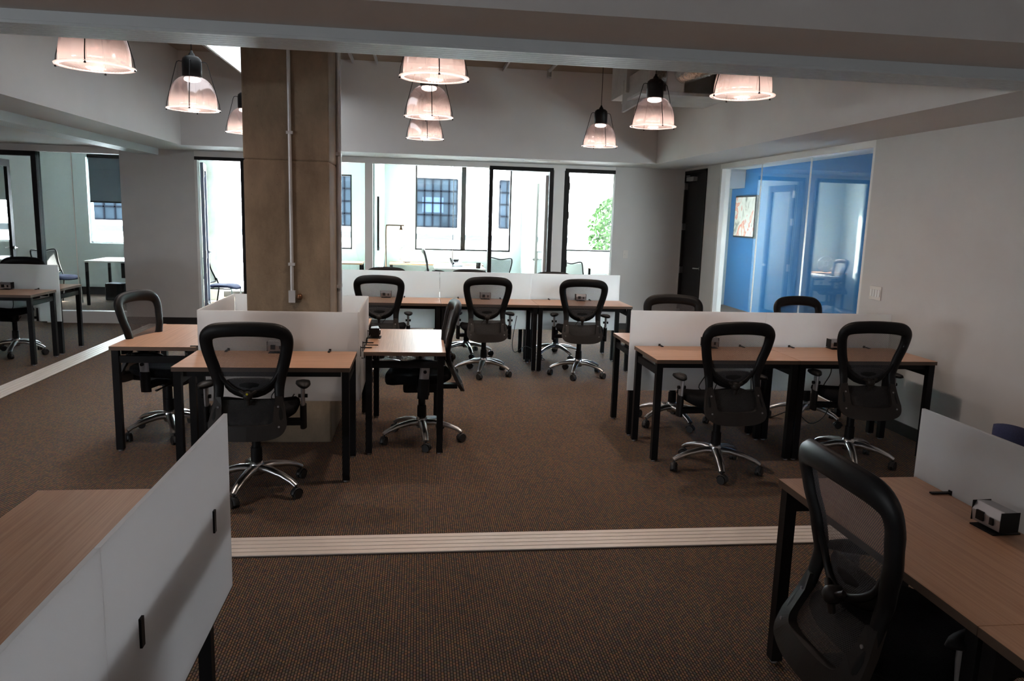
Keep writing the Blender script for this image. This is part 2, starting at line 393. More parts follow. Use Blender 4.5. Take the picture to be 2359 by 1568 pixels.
# overhead tracks
def oh_track(name, x0, x1, y0, y1, along, top=CZ, lo=2.412):
    m = MB(); m.box(x0, x1, y0, y1, lo+.013, top-.001)
    if along == 'x':
        n = 6; wd = (y1-y0)/n
        for i in range(n): m.box(x0, x1, y0+i*wd+.004, y0+(i+1)*wd-.004, lo, lo+.014)
    else:
        n = 6; wd = (x1-x0)/n
        for i in range(n): m.box(x0+i*wd+.004, x0+(i+1)*wd-.004, y0, y1, lo, lo+.014)
    return struct(m.build(name, M['ohtrack']))
oh_track('trim_3', -8.0, XR-.005, 3.60, 3.855, 'x', 2.49, 2.433)
oh_track('trim_4', -3.79, -3.53, 3.86, 11.2, 'y', CZ, 2.362)

# glazed fronts at the back: header, sill, panes, mullions
struct(MB().box(-7.2, -4.1, WB-.0, WT, 2.36, CZ-.001).box(-3.107, 2.93, WB, WT, 2.37, CZ-.001).build('trim_5', M['paintw']))
m = MB(); m.box(-7.2, -5.95, WB+.01, WT-.01, 0, .17); m.box(-5.18, -4.1, WB+.01, WT-.01, 0, .17)
struct(m.build('trim_6', M['paintw']))
struct(box('trim_9', M['paintw'], -.76, -.65, WB+.005, WT-.005, 0, 2.37))
struct(box('trim_10', M['paintw'], 2.0, 2.16, WB+.005, WT-.005, 0, 2.37))
def pane(n, x0, x1, z0, z1, y=WB+.055, split=()):
    m = MB(); xs = [x0, *split, x1]
    for a, b in zip(xs[:-1], xs[1:]): m.box(a+.002, b-.002, y, y+.010, z0, z1)
    return struct(m.build(n, M['glass']))
pane('window_1', -7.2, -5.97, .17, 2.36, split=(-6.5,)); pane('window_2', -5.18, -4.1, .17, 2.36, split=(-4.75,))
struct(MB().box(.516, .524, WB+.05, WB+.07, .02, 2.37).box(-1.604, -1.596, WB+.05, WB+.07, .02, 2.37).box(-4.754, -4.746, WB+.05, WB+.07, .17, 2.36).box(-6.504, -6.496, WB+.05, WB+.07, .17, 2.36).build('trim_18', M['plate']))
pane('window_3', -2.38, -.76, .02, 2.37, split=(-1.6,))
pane('window_4', -.65, .98, .02, 2.37, split=(.52,)); pane('window_5', 2.25+.86, 2.93, .02, 2.37) if False else None
# black door frames in the glazing, with open leaves
def door_frame(name, x0, x1, zt, t=.055, left=True, right=True):
    m = MB()
    if left: m.box(x0, x0+t, WB-.005, WT+.005, .012, zt)
    if right: m.box(x1-t, x1, WB-.005, WT+.005, .012, zt)
    m.box(x0, x1, WB-.006, WT+.006, zt-t, zt)
    return struct(m.build(name, M['darkframe']))
def leaf(name, parent, L, zt, mframe, handle_side=1):
    """glazed leaf in local coords: hinge at origin, extends +x"""
    m = MB(); s = .10
    m.box(0, s, -.022, .022, .02, zt); m.box(L-s, L, -.022, .022, .02, zt); m.box(s, L-s, -.022, .022, .02, .26); m.box(s, L-s, -.022, .022, zt-s, zt)
    o = m.build(name, mframe, parent)
    box('pane', M['glass'], s, L-s, -.004, .004, .26, zt-s, o)
    h = MB()
    for sd in (-1, 1):
        h.cyl((L-.05, sd*.022, 1.0), .026, 0, sd*.014, 14, axis='y'); h.tube([(L-.05, sd*.03, 1.0), (L-.05, sd*.06, 1.0), (L-.06, sd*.065, 1.0), (L-.16, sd*.062, 1.0)], .009, 8)
    h.build('door_handle', M['steel'], o)
    return o
def hinged(name, x, y, ang, L, zt, mf):
    f = leaf('door_leaf', None, L, zt, mf)
    f.name = name; f.location = (x, y, 0); f.rotation_euler = (0, 0, ang); struct(f)
    hg = MB()
    for z in (.25, 1.0, 1.72, 2.15): hg.box(-.03, .012, -.03, -.018, z-.055, z+.055)
    hg.build('hinge', M['steel'], f)
    return f
door_frame('trim_11', 1.04, 1.99, 2.42-.02); hinged('door_1', 1.925, WT+.03, PI/2+.02, .84, 2.30, M['paintw'])
door_frame('trim_12', 2.17, 2.93, 2.42-.02, right=False); hinged('door_2', 2.245, WT+.03, PI/2-.05, .80, 2.30, M['darkframe'])
door_frame('trim_13', -3.105, -2.44, 2.37, .045, False); struct(box('trim_19', M['paintw'], -3.107, -3.07, WB-.004, WT, 0, 2.33)); hinged('door_3', -3.05, WT+.03, PI/2+.20, .72, 2.30, M['greyleaf'])
door_frame('trim_14', -5.97, -5.18, 2.36, .065); hinged('door_4', -5.88, WT+.03, PI/2+.08, .66, 2.27, M['darkframe'])
# dark door in the right wall (with closer), casing beside it
d = box('door_5', M['door'], XR+.03, XR+.07, 10.45, 11.27, .01, 2.39)
struct(d)
dd = MB(); dd.box(XR-.012, XR+.119, 10.42, 10.455, 0, 2.42); dd.box(XR-.012, XR+.119, 11.265, 11.30, 0, 2.42); dd.box(XR-.012, XR+.119, 10.42, 11.30, 2.385, 2.42)
struct(dd.build('trim_15', M['darkframe']))
h = MB(); h.cyl((XR+.03, 10.52, 1.02), .027, 0, -.015, 16, axis='x'); h.tube([(XR+.02, 10.52, 1.02), (XR-.03, 10.52, 1.02), (XR-.035, 10.54, 1.02), (XR-.033, 10.65, 1.015)], .010, 8)
h.build('door_handle', M['steel'], d)
h = MB(); h.box(XR-.03, XR+.03, 10.88, 11.18, 2.27, 2.33); h.box(XR-.02, XR+.0, 11.10, 11.22, 2.34, 2.355); h.build('door_closer', M['silver'], d)
h = MB()
for z in (.3, .95, 1.6, 2.2): h.box(XR-.02, XR+.03, 11.25, 11.272, z-.05, z+.05)
h.build('hinge', M['steel'], d)
# glass wall of the blue room
m = MB(); ys = [6.50, 7.66, 8.82, 9.92]
for a, b in zip(ys[:-1], ys[1:]): m.box(XR+.050, XR+.062, a+.003, b-.003, .04, 2.39)
struct(m.build('window_6', M['glass']))
m = MB()
for y in ys[1:-1]: m.box(XR+.048, XR+.064, y-.003, y+.003, .04, 2.39)
struct(m.build('trim_16', M['plate']))
m = MB(); m.box(XR-.002, XR+.12, 6.45, 9.95, 2.385, CZ-.001); m.box(XR, XR+.12, 9.90, 9.96, .0, 2.39); m.box(XR, XR+.12, 6.45, 9.95, 0, .04); m.box(XR+.01, XR+.11, 6.445, 6.50, .04, 2.39)
struct(m.build('trim_17', M['paintw']))
# outer windows: frames and panes
for i, (a, b, z0, z1) in enumerate(ops):
    m = MB(); t = .03; y0, y1 = 15.06, 15.11
    m.box(a, a+t, y0, y1, z0, z1); m.box(b-t, b, y0, y1, z0, z1); m.box(a, b, y0, y1, z0, z0+t); m.box(a, b, y0, y1, z1-t, z1)
    if i == 3: m.box(.84, .93, y0, y1+.02, z0, z1)
    if i == 1: m.box(-3.06, -3.03, y0, y1, z0, z1)
    fr = struct(m.build('window_%d' % (7+i), M['paintw'] if i in (1, 0) else M['darkframe']))
    box('pane', M['glass'], a+t, b-t, 15.08, 15.088, z0+t, z1-t, fr)
# baseboards
struct(MB().box(-4.1, -3.107, WB-.012, WB, 0, .10).box(3.10, XR, WB-.012, WB, 0, .10).build('baseboard_back', M['baseb']))
struct(MB().box(XR-.012, XR, -4, 6.45, 0, .10).box(XR-.012, XR, 9.96, 10.42, 0, .10).build('baseboard_right', M['baseb']))
struct(MB().box(-8.1, -4.1, 14.985, 15.0, 0, .14).box(-4.02, -2.47, 14.985, 15, 0, .10).box(-2.4, -.75, 14.985, 15, 0, .1).box(-.63, 2.03, 14.985, 15, 0, .1).build('baseboard_outer', M['baseb']))
# concrete column in the room, and the one in the office behind
m = MB()
m.box(-1.195, -.615, 5.54, 6.19, 0, 2.02); m.box(-1.195, -.615, 5.54, 6.19, 2.024, HZ); m.box(-1.19, -.62, 5.545, 6.185, 2.0, 2.03)
col = tag(m.build('concrete_column', M['concrete'], bevel=.012), 'square board-marked concrete column rising through the middle desk cluster', 'column')
m = MB(); m.tube([(-.878, 5.524, 1.12), (-.878, 5.524, HZ-.01)], .013, 10); 
for z in (1.3, 2.2, 3.1): m.box(-.90, -.856, 5.51, 5.54, z, z+.02)
cp = tag(m.build('electrical_conduit', M['galv']), 'thin steel conduit running down the front of the concrete column', 'pipe')
m = MB(); m.box(-.90, -.855, 5.50, 5.539, 1.04, 1.125); m.build('conduit_elbow', M['galv'], cp)
m = MB(); m.lathe([(0, 0), (.016, .002), (.022, .012), (.022, .03), (.014, .036), (0, .037)], (-.845, 5.52, 1.08), 14, axis='x'); m.build('connector_knob', M['brass'], cp)
m = MB(); m.tube([(-.60, 6.02, .9), (-.60, 6.02, HZ-.01)], .022, 10); m.tube([(-.60, 6.10, .9), (-.60, 6.10, HZ-.01)], .014, 10)
for z in (1.1, 2.1, 3.1): m.box(-.615, -.585, 5.98, 6.13, z, z+.025)
tag(m.build('electrical_conduit', M['galv']), 'pair of steel conduits strapped to the right side of the concrete column', 'pipe')
tag(MB().lathe([(.17, 0), (.17, 2.7)], (-3.72, 14.55, 0), 32, capb=True, capt=True).build('round_column', M['concrete_pale']), 'pale concrete column inside the office behind the left doorway', 'column')

# ------------------------------------------------------------------ outdoors
struct(box('ground', M['ground'], -60, 60, 15.4, 60, -4.6, -4.5))
bd = thing('building', 'white building across the street with dark gridded windows', 'building', (0, 26, -4.5))
box('wall', M['facade'], -30, 5.6, 0, 6, 0, 16, bd)
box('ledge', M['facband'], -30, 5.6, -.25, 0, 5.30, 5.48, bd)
def fwin(x0, x1, z0, z1, nx, nz, blue=None):
    z0 += 4.5; z1 += 4.5
    o = box('window', M['facglass'], x0, x1, -.03, 0, z0, z1, bd)
    m = MB()
    for i in range(nx+1): x = x0+(x1-x0)*i/nx; m.box(x-.022, x+.022, -.07, -.03, z0, z1)
    for i in range(nz+1): z = z0+(z1-z0)*i/nz; m.box(x0, x1, -.07, -.03, z-.022, z+.022)
    m.build('window_bars', M['facbar'], o)
    if blue: box('window_blind', M['facglassb'], blue[0], blue[1], -.035, -.03, blue[2]+4.5, blue[3]+4.5, o)
fwin(-.05, 1.31, 1.22, 2.80, 5, 4, (.15, .85, 1.7, 2.2)); fwin(2.74, 4.0, 1.24, 2.82, 5, 4); fwin(-3.4, -2.15, 1.18, 2.79, 5, 4); fwin(-10.25, -8.9, 1.17, 2.79, 4, 4)
tr = thing('tree', 'green leafy tree seen through the rightmost office window', 'tree', (7.1, 26.5, -4.5))
m = MB(); m.tube([(0, 0, 0), (.05, 0, 2.5), (0, .1, 5)], [.16, .12, .05], 8); m.build('trunk', M['bark'], tr)
m = MB()
for i in range(2600):
    a = random.uniform(0, 2*PI); r = 1.15*random.random()**.5; z = random.uniform(-1, 1); q = math.sqrt(1-z*z)*r
    p = Vector((q*math.cos(a), q*math.sin(a), 5.7+z*1.25)); n1 = Vector((random.gauss(0, 1), random.gauss(0, 1), random.gauss(0, 1))).normalized(); n2 = n1.orthogonal().normalized()*.10; n3 = n1.cross(n2).normalized()*.06
    m.add([p-n2, p+n3, p+n2, p-n3], [(0, 1, 2, 3)])
m.build('foliage', M['leaf'], tr)

# ================================================================== OFFICE CHAIR
def byp(z):
    """profile of the backrest: y of the back surface at height z"""
    P = [(.36, -.298), (.42, -.298), (.50, -.262), (.60, -.208), (.70, -.185), (.80, -.198), (.90, -.225), (1.0, -.250), (1.08, -.265)]
    if z <= P[0][0]: return P[0][1]
    for (a, b), (c_, d_) in zip(P[:-1], P[1:]):
        if z <= c_: 
            t = (z-a)/(c_-a); t = t*t*(3-2*t)*.35+t*.65
            return b+(d_-b)*t
    return P[-1][1]
def onb(x, z, off=0): return (x, byp(z)+.35*x*x*1.6+off, z)
def make_chair(name, label, group):
    t = thing(name, label, 'chair', group=group)
    # --- back frame: one loop from the pan up and over
    half = [(.176, .50), (.172, .56), (.168, .62), (.167, .68), (.174, .74), (.190, .80), (.208, .87), (.219, .935), (.212, .985), (.170, 1.014), (.088, 1.025)]
    wid = [.023, .024, .026, .029, .033, .034, .034, .035, .038, .042, .042]
    pts = [(-x, z) for x, z in half]+[(0, 1.028)]+[(x, z) for x, z in half[::-1]]
    ws = wid+[.042]+wid[::-1]
    cp_ = catmull([(x, z, w_2) for (x, z), w_2 in zip(pts, ws)], 4)
    m = MB(); m.tube([onb(p.x, p.y) for p in cp_], [p.z for p in cp_], 10, ref=(0, 1, 0), r2=[p.z*.62 for p in cp_])
    v = catmull([(-.182, .800, 0), (-.150, .740, 0), (-.112, .693, 0), (-.06, .660, 0), (0, .648, 0), (.06, .660, 0), (.112, .693, 0), (.150, .740, 0), (.182, .800, 0)], 4)
    m.tube([onb(p.x, p.y, -.004) for p in v], .013, 8, ref=(0, 1, 0), r2=.010)
    fr = m.build('back_frame', M['blackp'], t)
    # --- lower pan plate (U shape) with screws
    m = MB(); N_ = 28; outer = []; inner = []
    for i in range(N_+1):
        a = PI+PI*i/N_; ca, sa = math.cos(a), math.sin(a)
        se = lambda q, e: math.copysign(abs(q)**e, q)
        outer.append((.214*se(ca, .62), .49+.095*se(sa, .7))); inner.append((.142*se(ca, .35), .54+.062*se(sa, .35)))
    outer = [(-.186, .63), (-.200, .56)]+outer+[(.200, .56), (.186, .63)]; inner = [(-.150, .63), (-.144, .58)]+inner+[(.144, .58), (.150, .63)]
    k = len(outer)
    fr_ = [onb(x, z, -.016) for x, z in outer]+[onb(x, z, -.020) for x, z in inner]; bk = [onb(x, z, .012) for x, z in outer]+[onb(x, z, .008) for x, z in inner]
    fs = [(i, i+1, k+i+1, k+i) for i in range(k-1)]+[(2*k+i, 3*k+i, 3*k+i+1, 2*k+i+1) for i in range(k-1)]+[(i, 2*k+i, 2*k+i+1, i+1) for i in range(k-1)]+[(k+i, k+i+1, 3*k+i+1, 3*k+i) for i in range(k-1)]
    fs += [(0, k, 3*k, 2*k), (k-1, 3*k-1, 4*k-1, 2*k-1)]
    m.add(fr_+bk, fs, 0, False); pan = m.build('lower_back_plate', M['brownp'], t)
    for x, z in ((-.165, .575), (.165, .575), (-.175, .47), (.175, .47)):
        p = onb(x, z, -.018); MB().cyl(p, .006, 0, -.004, 10, axis='y').build('screw', M['silver'], pan)
    # --- meshes
    def fill(edgeL, z0, z1, n, off, nm, mt):
        m = MB(); rows = []
        for i in range(n+1):
            z = z0+(z1-z0)*i/n; h = edgeL(z); rows.append([onb(h*(-1+2*j/10), z, off) for j in range(11)])
        vs = [p for r in rows for p in r]; m.add(vs, [(i*11+j, i*11+j+1, (i+1)*11+j+1, (i+1)*11+j) for i in range(n) for j in range(10)], 0, True)
        return m.build(nm, mt, t)
    def eup(z):
        P = [(.648, .03), (.660, .06), (.693, .112), (.74, .150), (.80, .182), (.87, .205), (.93, .214), (.97, .212), (1.0, .185), (1.03, .12)]
        for (a, b), (c_, d_) in zip(P[:-1], P[1:]):
            if z <= c_: return b+(d_-b)*max(0, z-a)/(c_-a)
        return P[-1][1]
    fill(eup, .648, 1.015, 22, .004, 'back_mesh', M['mesh'])
    fill(lambda z: .15, .46, .61, 4, .012, 'lower_mesh', M['meshd'])
    # --- lumbar pad and hub
    m = MB(); vs = []; nu, nv = 20, 8
    for i in range(nu):
        a = 2*PI*i/nu
        for j in range(nv+1):
            b = PI*j/nv-PI/2
            x = .145*math.cos(a)*math.cos(b); zz = .062*math.sin(a)*math.cos(b); zz += .020*(x/.14)**2
            vs.append((x, byp(.665)+.028+.022*math.sin(b)+x*x*.9, .672+zz))
    m.add(vs, [(i*(nv+1)+j, ((i+1) % nu)*(nv+1)+j, ((i+1) % nu)*(nv+1)+j+1, i*(nv+1)+j+1) for i in range(nu) for j in range(nv)], 0, True)
    lp = m.build('lumbar_pad', M['blackp'], t)
    m = MB(); m.lathe([(0, -.052), (.016, -.05), (.026, -.04), (.028, -.02), (.024, .0)], (0, byp(.65), .640), 16, axis='y')
    m.tube([(-.045, byp(.62)-.01, .665), (0, byp(.62)-.028, .635), (.045, byp(.62)-.01, .665)], .010, 8); m.tube([(0, byp(.6)-.02, .635), (0, byp(.6)-.01, .585)], .012, 8)
    m.build('lumbar_knob', M['brownp'], lp)
    # --- seat
    m = MB(); nu = 36; rings = [(0, .455, 0), (.55, .458, 0), (.86, .462, 0), (.97, .478, 0), (1.0, .495, 0), (.985, .515, 0), (.93, .528, 0), (.6, .527, 0), (0, .522, 0)]
    vs = []
    for i in range(nu):
        a = 2*PI*i/nu; se = lambda q: math.copysign(abs(q)**.62, q)
        for r, z, _ in rings:
            x = .252*se(math.cos(a))*r; y = .03+.245*se(math.sin(a))*r
            dz = -.035*max(0, (y-.14)/.14)**2+.018*(x/.25)**2 + (.012*max(0, (-y-.1)/.1))
            vs.append((x, y, z+dz))
    k = len(rings); m.add(vs, [(i*k+j, ((i+1) % nu)*k+j, ((i+1) % nu)*k+j+1, i*k+j+1) for i in range(nu) for j in range(k-1)], 0, True)
    m.build('seat', M['fabric'], t)
    # --- mechanism, lever, lift
    m = MB(); m.rbox(-.085, .085, -.13, .14, .385, .462, .03); m.box(-.03, .03, -.262, -.10, .40, .435); m.box(-.275, .275, -.035, .045, .41, .438)
    m.build('tilt_mechanism', M['blackp'], t)
    m = MB(); m.tube([(.06, .08, .41), (.20, .08, .40), (.27, .085, .397)], [.006, .006, .012], 8, r2=[.005, .005, .007]); m.build('lever', M['blackp'], t)
    m = MB(); m.cyl((0, 0, 0), .036, .10, .27, 20, r1=.033); m.cyl((0, 0, 0), .026, .27, .39, 20); m.build('gas_lift', M['blackp'], t)
    # --- arms
    for sd in (-1, 1):
        m = MB(); vs = []; nu = 20; rg = [(0, .640), (.8, .641), (1.0, .650), (.94, .664), (.5, .670), (0, .671)]
        for i in range(nu):
            a = 2*PI*i/nu
            for r, z in rg:
                x = .043*math.cos(a)*r*(1+.22*math.sin(a)); y = .118*math.sin(a)*r; ang = sd*.18
                vs.append((sd*.278+x*math.cos(ang)-y*math.sin(ang), .03+x*math.sin(ang)+y*math.cos(ang), z-.010*max(0, y/.11)**2))
        k = len(rg); m.add(vs, [(i*k+j, ((i+1) % nu)*k+j, ((i+1) % nu)*k+j+1, i*k+j+1) for i in range(nu) for j in range(k-1)], 0, True)
        ar = m.build('armrest', M['blackp'], t)
        m = MB(); m.tube([(sd*.278, 0.0, .642), (sd*.278, .0, .60), (sd*.278, .008, .505)], .0125, 10, ref=(0, 1, 0), r2=.036); m.build('arm_post', M['silver'], ar)
        m = MB(); m.tube([(sd*.278, .006, .53), (sd*.278, .01, .42), (sd*.278, .012, .385)], .020, 12, ref=(0, 1, 0), r2=.040); m.cyl((sd*.278, .0, .585), .012, -.027, .027, 12, axis='x'); m.build('arm_sleeve', M['blackp'], ar)
    # --- star base and casters
    m = MB(); m.lathe([(.0, .098), (.038, .10), (.046, .13), (.043, .165), (.034, .185), (0, .186)], n=24)
    R0 = .305
    for i in range(5):
        a = 2*PI*i/5+PI/2+.35; ca, sa = math.cos(a), math.sin(a)
        pr = [(.02, .140, .034, .026), (.10, .143, .031, .022), (.20, .124, .026, .018), (.27, .100, .023, .015), (R0, .080, .021, .012)]
        m.tube([(r*ca, r*sa, z) for r, z, _, _ in pr], [p[2] for p in pr], 10, ref=(0, 0, 1), r2=[p[3] for p in pr])
    m.build('star_base', M['alu'], t)
    for i in range(5):
        a = 2*PI*i/5+PI/2+.35; ca, sa = math.cos(a), math.sin(a); x, y = R0*.98*ca, R0*.98*sa
        b = a+random.uniform(-1.2, 1.2)+.6; cb, sb = math.cos(b), math.sin(b)
        m = MB(); m.cyl((x, y, 0), .007, .04, .085, 8)
        for sd in (-1, 1):
            cc = Vector((x+.006*cb-sd*sb*.013, y+.006*sb+sd*cb*.013, .0285)); vs = []; n = 16
            ax = Vector((-sb, cb, 0)); u1 = Vector((cb, sb, 0)); u2 = Vector((0, 0, 1))
            for w_2 in (-.009, .009):
                for j in range(n): q = 2*PI*j/n; vs.append(cc+ax*w_2+(u1*math.cos(q)+u2*math.sin(q))*.0280)
            m.add(vs, [tuple(range(n))[::-1], tuple(range(n, 2*n))]+[(j, (j+1) % n, n+(j+1) % n, n+j) for j in range(n)])
        arc = [(x+.006*cb+.034*math.cos(q)*cb, y+.006*sb+.034*math.cos(q)*sb, .0285+.034*math.sin(q)) for q in [i_*PI/8-.1 for i_ in range(9)]]
        m.tube(arc, .018, 6, ref=(0, 0, 1) if False else (-sb, cb, 0), r2=.004) if False else m.tube(arc, .004, 6, ref=(-sb, cb, 0), r2=.020)
        m.build('caster', M['rubber'], t)
    return t
G = 'mesh-back office chairs'
chair0 = make_chair('office_chair', 'black mesh office chair at the front desk of the middle cluster, before the column', G)
chair0.location = (-.955, 4.585, 0); chair0.rotation_euler = (0, 0, .03)
m = MB(); m.cyl((.0, byp(.65)-.052, .655), .0065, 0, -.003, 12, axis='y'); yd = m.build('yellow_sticker', M['yellow'], chair0)
# (the yellow dot is only on this chair: make the other copies without it)
yd.parent = None
def chair(x, y, rz, label):
    c = dup(chair0, (x, y, 0), rz, label)
    if 'behind the far row' in label: c.scale = (1, 1, .955)      # set lower
    return c
chair(-.365, 7.93, -.06, 'leftmost black mesh chair on the near side of the far desk row')
chair(.715, 8.0, .05, 'middle black mesh chair on the near side of the far desk row')
chair(1.745, 7.96, -.10, 'rightmost black mesh chair on the near side of the far desk row')
chair(-.35, 9.25, PI+.1, 'black mesh chair behind the far row screens, left end, only its top showing')
chair(.60, 9.12, PI-.2, 'black mesh chair behind the far row screens, at the middle desk')
chair(1.69, 9.05, PI+.1, 'black mesh chair behind the far row screens, right end near the doorway')
chair(2.06, 4.86, .06, 'left one of two black mesh chairs on the near side of the right desk cluster')
chair(3.115, 4.98, -.10, 'right one of two black mesh chairs on the near side, beside the right wall')
chair(2.15, 6.05, PI-.15, 'black mesh chair behind the left screen of the right desk cluster')
chair(3.38, 6.10, PI+.2, 'black mesh chair behind the right screen of the right cluster, before the blue glass')
chair(-1.83, 5.80, -PI/2-.28, 'black mesh chair tucked under the left side desk of the middle cluster')
chair(.045, 5.60, PI/2+.06, 'black mesh chair seen from the side at the right side desk of the middle cluster')
chair(-.92, 7.25, PI+.25, 'black mesh chair behind the column, nearly hidden at the back desk')
chair(1.43, 1.93, -PI/2, 'nearest black mesh chair, at the desk in the lower right corner')
chair(-4.42, 8.95, PI-.1, 'black mesh chair behind the screen of the far left desk pair')
chair(-4.62, 8.10, .25, 'black mesh chair tucked under the near side of the far left desk')
yd.parent = chair0

# ================================================================== DESKS
DW, DD = 1.0549, .5641
def make_desk(name, label, group):
    t = thing(name, label, 'desk', group=group)
    w2, d2 = DW/2, DD/2
    m = MB(); m.box(-w2+.0015, w2-.0015, -d2, d2, .7385, .7400, 0); m.box(-w2+.0015, w2-.0015, -d2, d2, .713, .7385, 1)
    m.build('desk_top', [M['wood'], M['edge']], t)
    L_ = .044
    for sx in (-1, 1):
        for sy in (-1, 1):
            x = sx*(w2-.008-L_/2); y = sy*(d2-.012-L_/2)
            m = MB(); m.box(x-L_/2, x+L_/2, y-L_/2, y+L_/2, .012, .712); lg = m.build('leg', M['black'], t)
            m = MB(); m.cyl((x, y, 0), .016, 0, .012, 14); m.build('foot_glide', M['silver'], lg)
        x = sx*(w2-.008-L_/2)
        box('side_rail', M['black'], x-.014, x+.014, -d2+.05, d2-.05, .625, .672, t)
    m = MB()
    for y in (-d2+.05, d2-.07): m.box(-w2+.06, w2-.06, y-.012, y+.012, .676, .712)
    m.build('long_rail', M['black'], t)
    return t
GD = 'beech laminate desks with black steel legs'
desk0 = make_desk('desk', 'beech-topped desk at the front of the middle cluster, before the concrete column', GD)
desk0.location = (-1.459+DW/2, 4.6734+DD/2, 0)
def desk(x0, y0, label, rot=0):
    if rot: return dup(desk0, (x0+DD/2, y0+DW/2, 0), PI/2, label, GD)
    return dup(desk0, (x0+DW/2, y0+DD/2, 0), 0, label, GD)
desk(-.360, 5.229, 'beech-topped desk on the right side of the middle cluster, end on', 1)
desk(-2.066, 5.354, 'beech-topped desk on the left side of the middle cluster, end on', 1)
desk(-1.455, 6.340, 'beech-topped desk behind the concrete column, mostly hidden by screens')
for k, w1, w2 in ((0, 'left', 'left'), (1, 'right', 'right')):
    desk(1.6555+k*DW, 5.013, w1+' desk on the near side of the right cluster' + (', by the wall' if k else ', facing the aisle'))
    desk(1.6555+k*DW, 5.655, w2+' desk on the far side of the right cluster, behind the screens')
for k, n in ((0, 'rightmost'), (1, 'middle'), (2, 'leftmost')):
    desk(2.368-(k+1)*DW, 8.119, n+' of the three near-side desks in the far row')
    desk(2.368-(k+1)*DW, 8.760, n+' of the three far-side desks in the far row, behind the screens')
desk(-3.92-DW, 8.286, 'near desk of the far left pair, at the left picture edge')
desk(-3.92-DW, 8.925, 'far desk of the far left pair, behind the white screen')
desk(1.375, 2.627-DW, 'nearest right desk with a large beech top, far half', 1)
desk(1.375, 2.627-2*DW, 'nearest right desk in the bottom corner, beyond the seam in the top', 1)
desk(-1.256-.0, 2.610-DW, 'nearest left desk, far end, behind the tilted-looking grey screen', 1)
desk(-1.256-.0, 2.610-2*DW, 'nearest left desk at the bottom left corner of the picture', 1)

# ================================================================== SCREENS
ZB, ZT = .384, 1.0075
def screen(label, x0, x1, y, side=1, rot=0, cl=(.2, .8), group='frosted desk screens', clip_sides=(-1, 1), zt=ZT):
    """panel in the plane y (or x when rot), from x0 to x1; side = towards the desk that carries it"""
    L_ = x1-x0
    t = thing('desk_screen', label, 'screen', ((x0+x1)/2, y, 0) if not rot else (y, (x0+x1)/2, 0), PI/2 if rot else 0, group)
    m = MB(); m.box(-L_/2+.0015, L_/2-.0015, -.006, .006, ZB, zt); m.build('panel', M['acrylic'], t)
    for f in cl:
        x = -L_/2+L_*f; m = MB()
        for sd in clip_sides:
            m.box(x-.008, x+.008, min(sd*.006, sd*.010), max(sd*.006, sd*.010), .68, .752)
            m.box(x-.008, x+.008, min(sd*.010, sd*.085), max(sd*.010, sd*.085), .7415, .7465)
        m.build('bracket', M['black'], t)
    return t
for k, n in ((0, 'right'), (1, 'middle'), (2, 'left')):
    screen(n+' white frosted screen panel along the far desk row', 2.368-(k+1)*DW+(-.12 if k == 2 else 0), 2.368-k*DW, 8.718, cl=(.20, .66), zt=1.038)
screen('left frosted screen panel on the right desk cluster', 1.625, 1.6555+DW, 5.614, cl=(.22, .82))
screen('right frosted screen panel on the right desk cluster, ending near the wall', 1.6555+DW, 1.6555+2*DW, 5.614, cl=(.20, .80))
screen('frosted screen on the front desk before the concrete column', -1.452, -.400, 5.272, cl=(.18, .82), clip_sides=(-1,))
screen('frosted screen behind the concrete column', -1.452, -.400, 6.305, cl=(.2, .8), clip_sides=(1,))
def side_screen(label, x, sd):
    return screen(label, 5.280, 6.297, x, rot=1, cl=(.10, .3, .85), clip_sides=(sd,))
side_screen('frosted side screen right of the concrete column', -.398, -1)
side_screen('frosted side screen left of the concrete column', -1.458, 1)
screen('white screen on the far left desk pair at the picture edge', -3.92-DW, -3.90, 8.887, cl=(.25, .8))
screen('screen on the nearest right desk, at the right picture edge', 1.60, 2.655, 1.957, rot=1, cl=(.80, .25), clip_sides=(1,))
screen('second screen on the nearest right desk, toward the camera', .545, 1.60, 1.957, rot=1, cl=(.5,), clip_sides=(1,))
def e_screen(label, y0, y1, cl):
    t = screen(label, y0, y1, -.640, rot=1, cl=(), group='frosted desk screens')
    L_ = y1-y0
    for yy in cl:
        x = yy-(y0+y1)/2; m = MB()
        m.box(x-.010, x+.010, -.012, -.006, .675, .748); m.build('bracket', M['black'], t)
    return t
e_screen('large grey frosted screen in the lower left corner, its far panel', 1.545, 2.600, (2.385, 1.735))
e_screen('frosted screen panel nearest the camera at the bottom left', .49, 1.545, (1.2,))

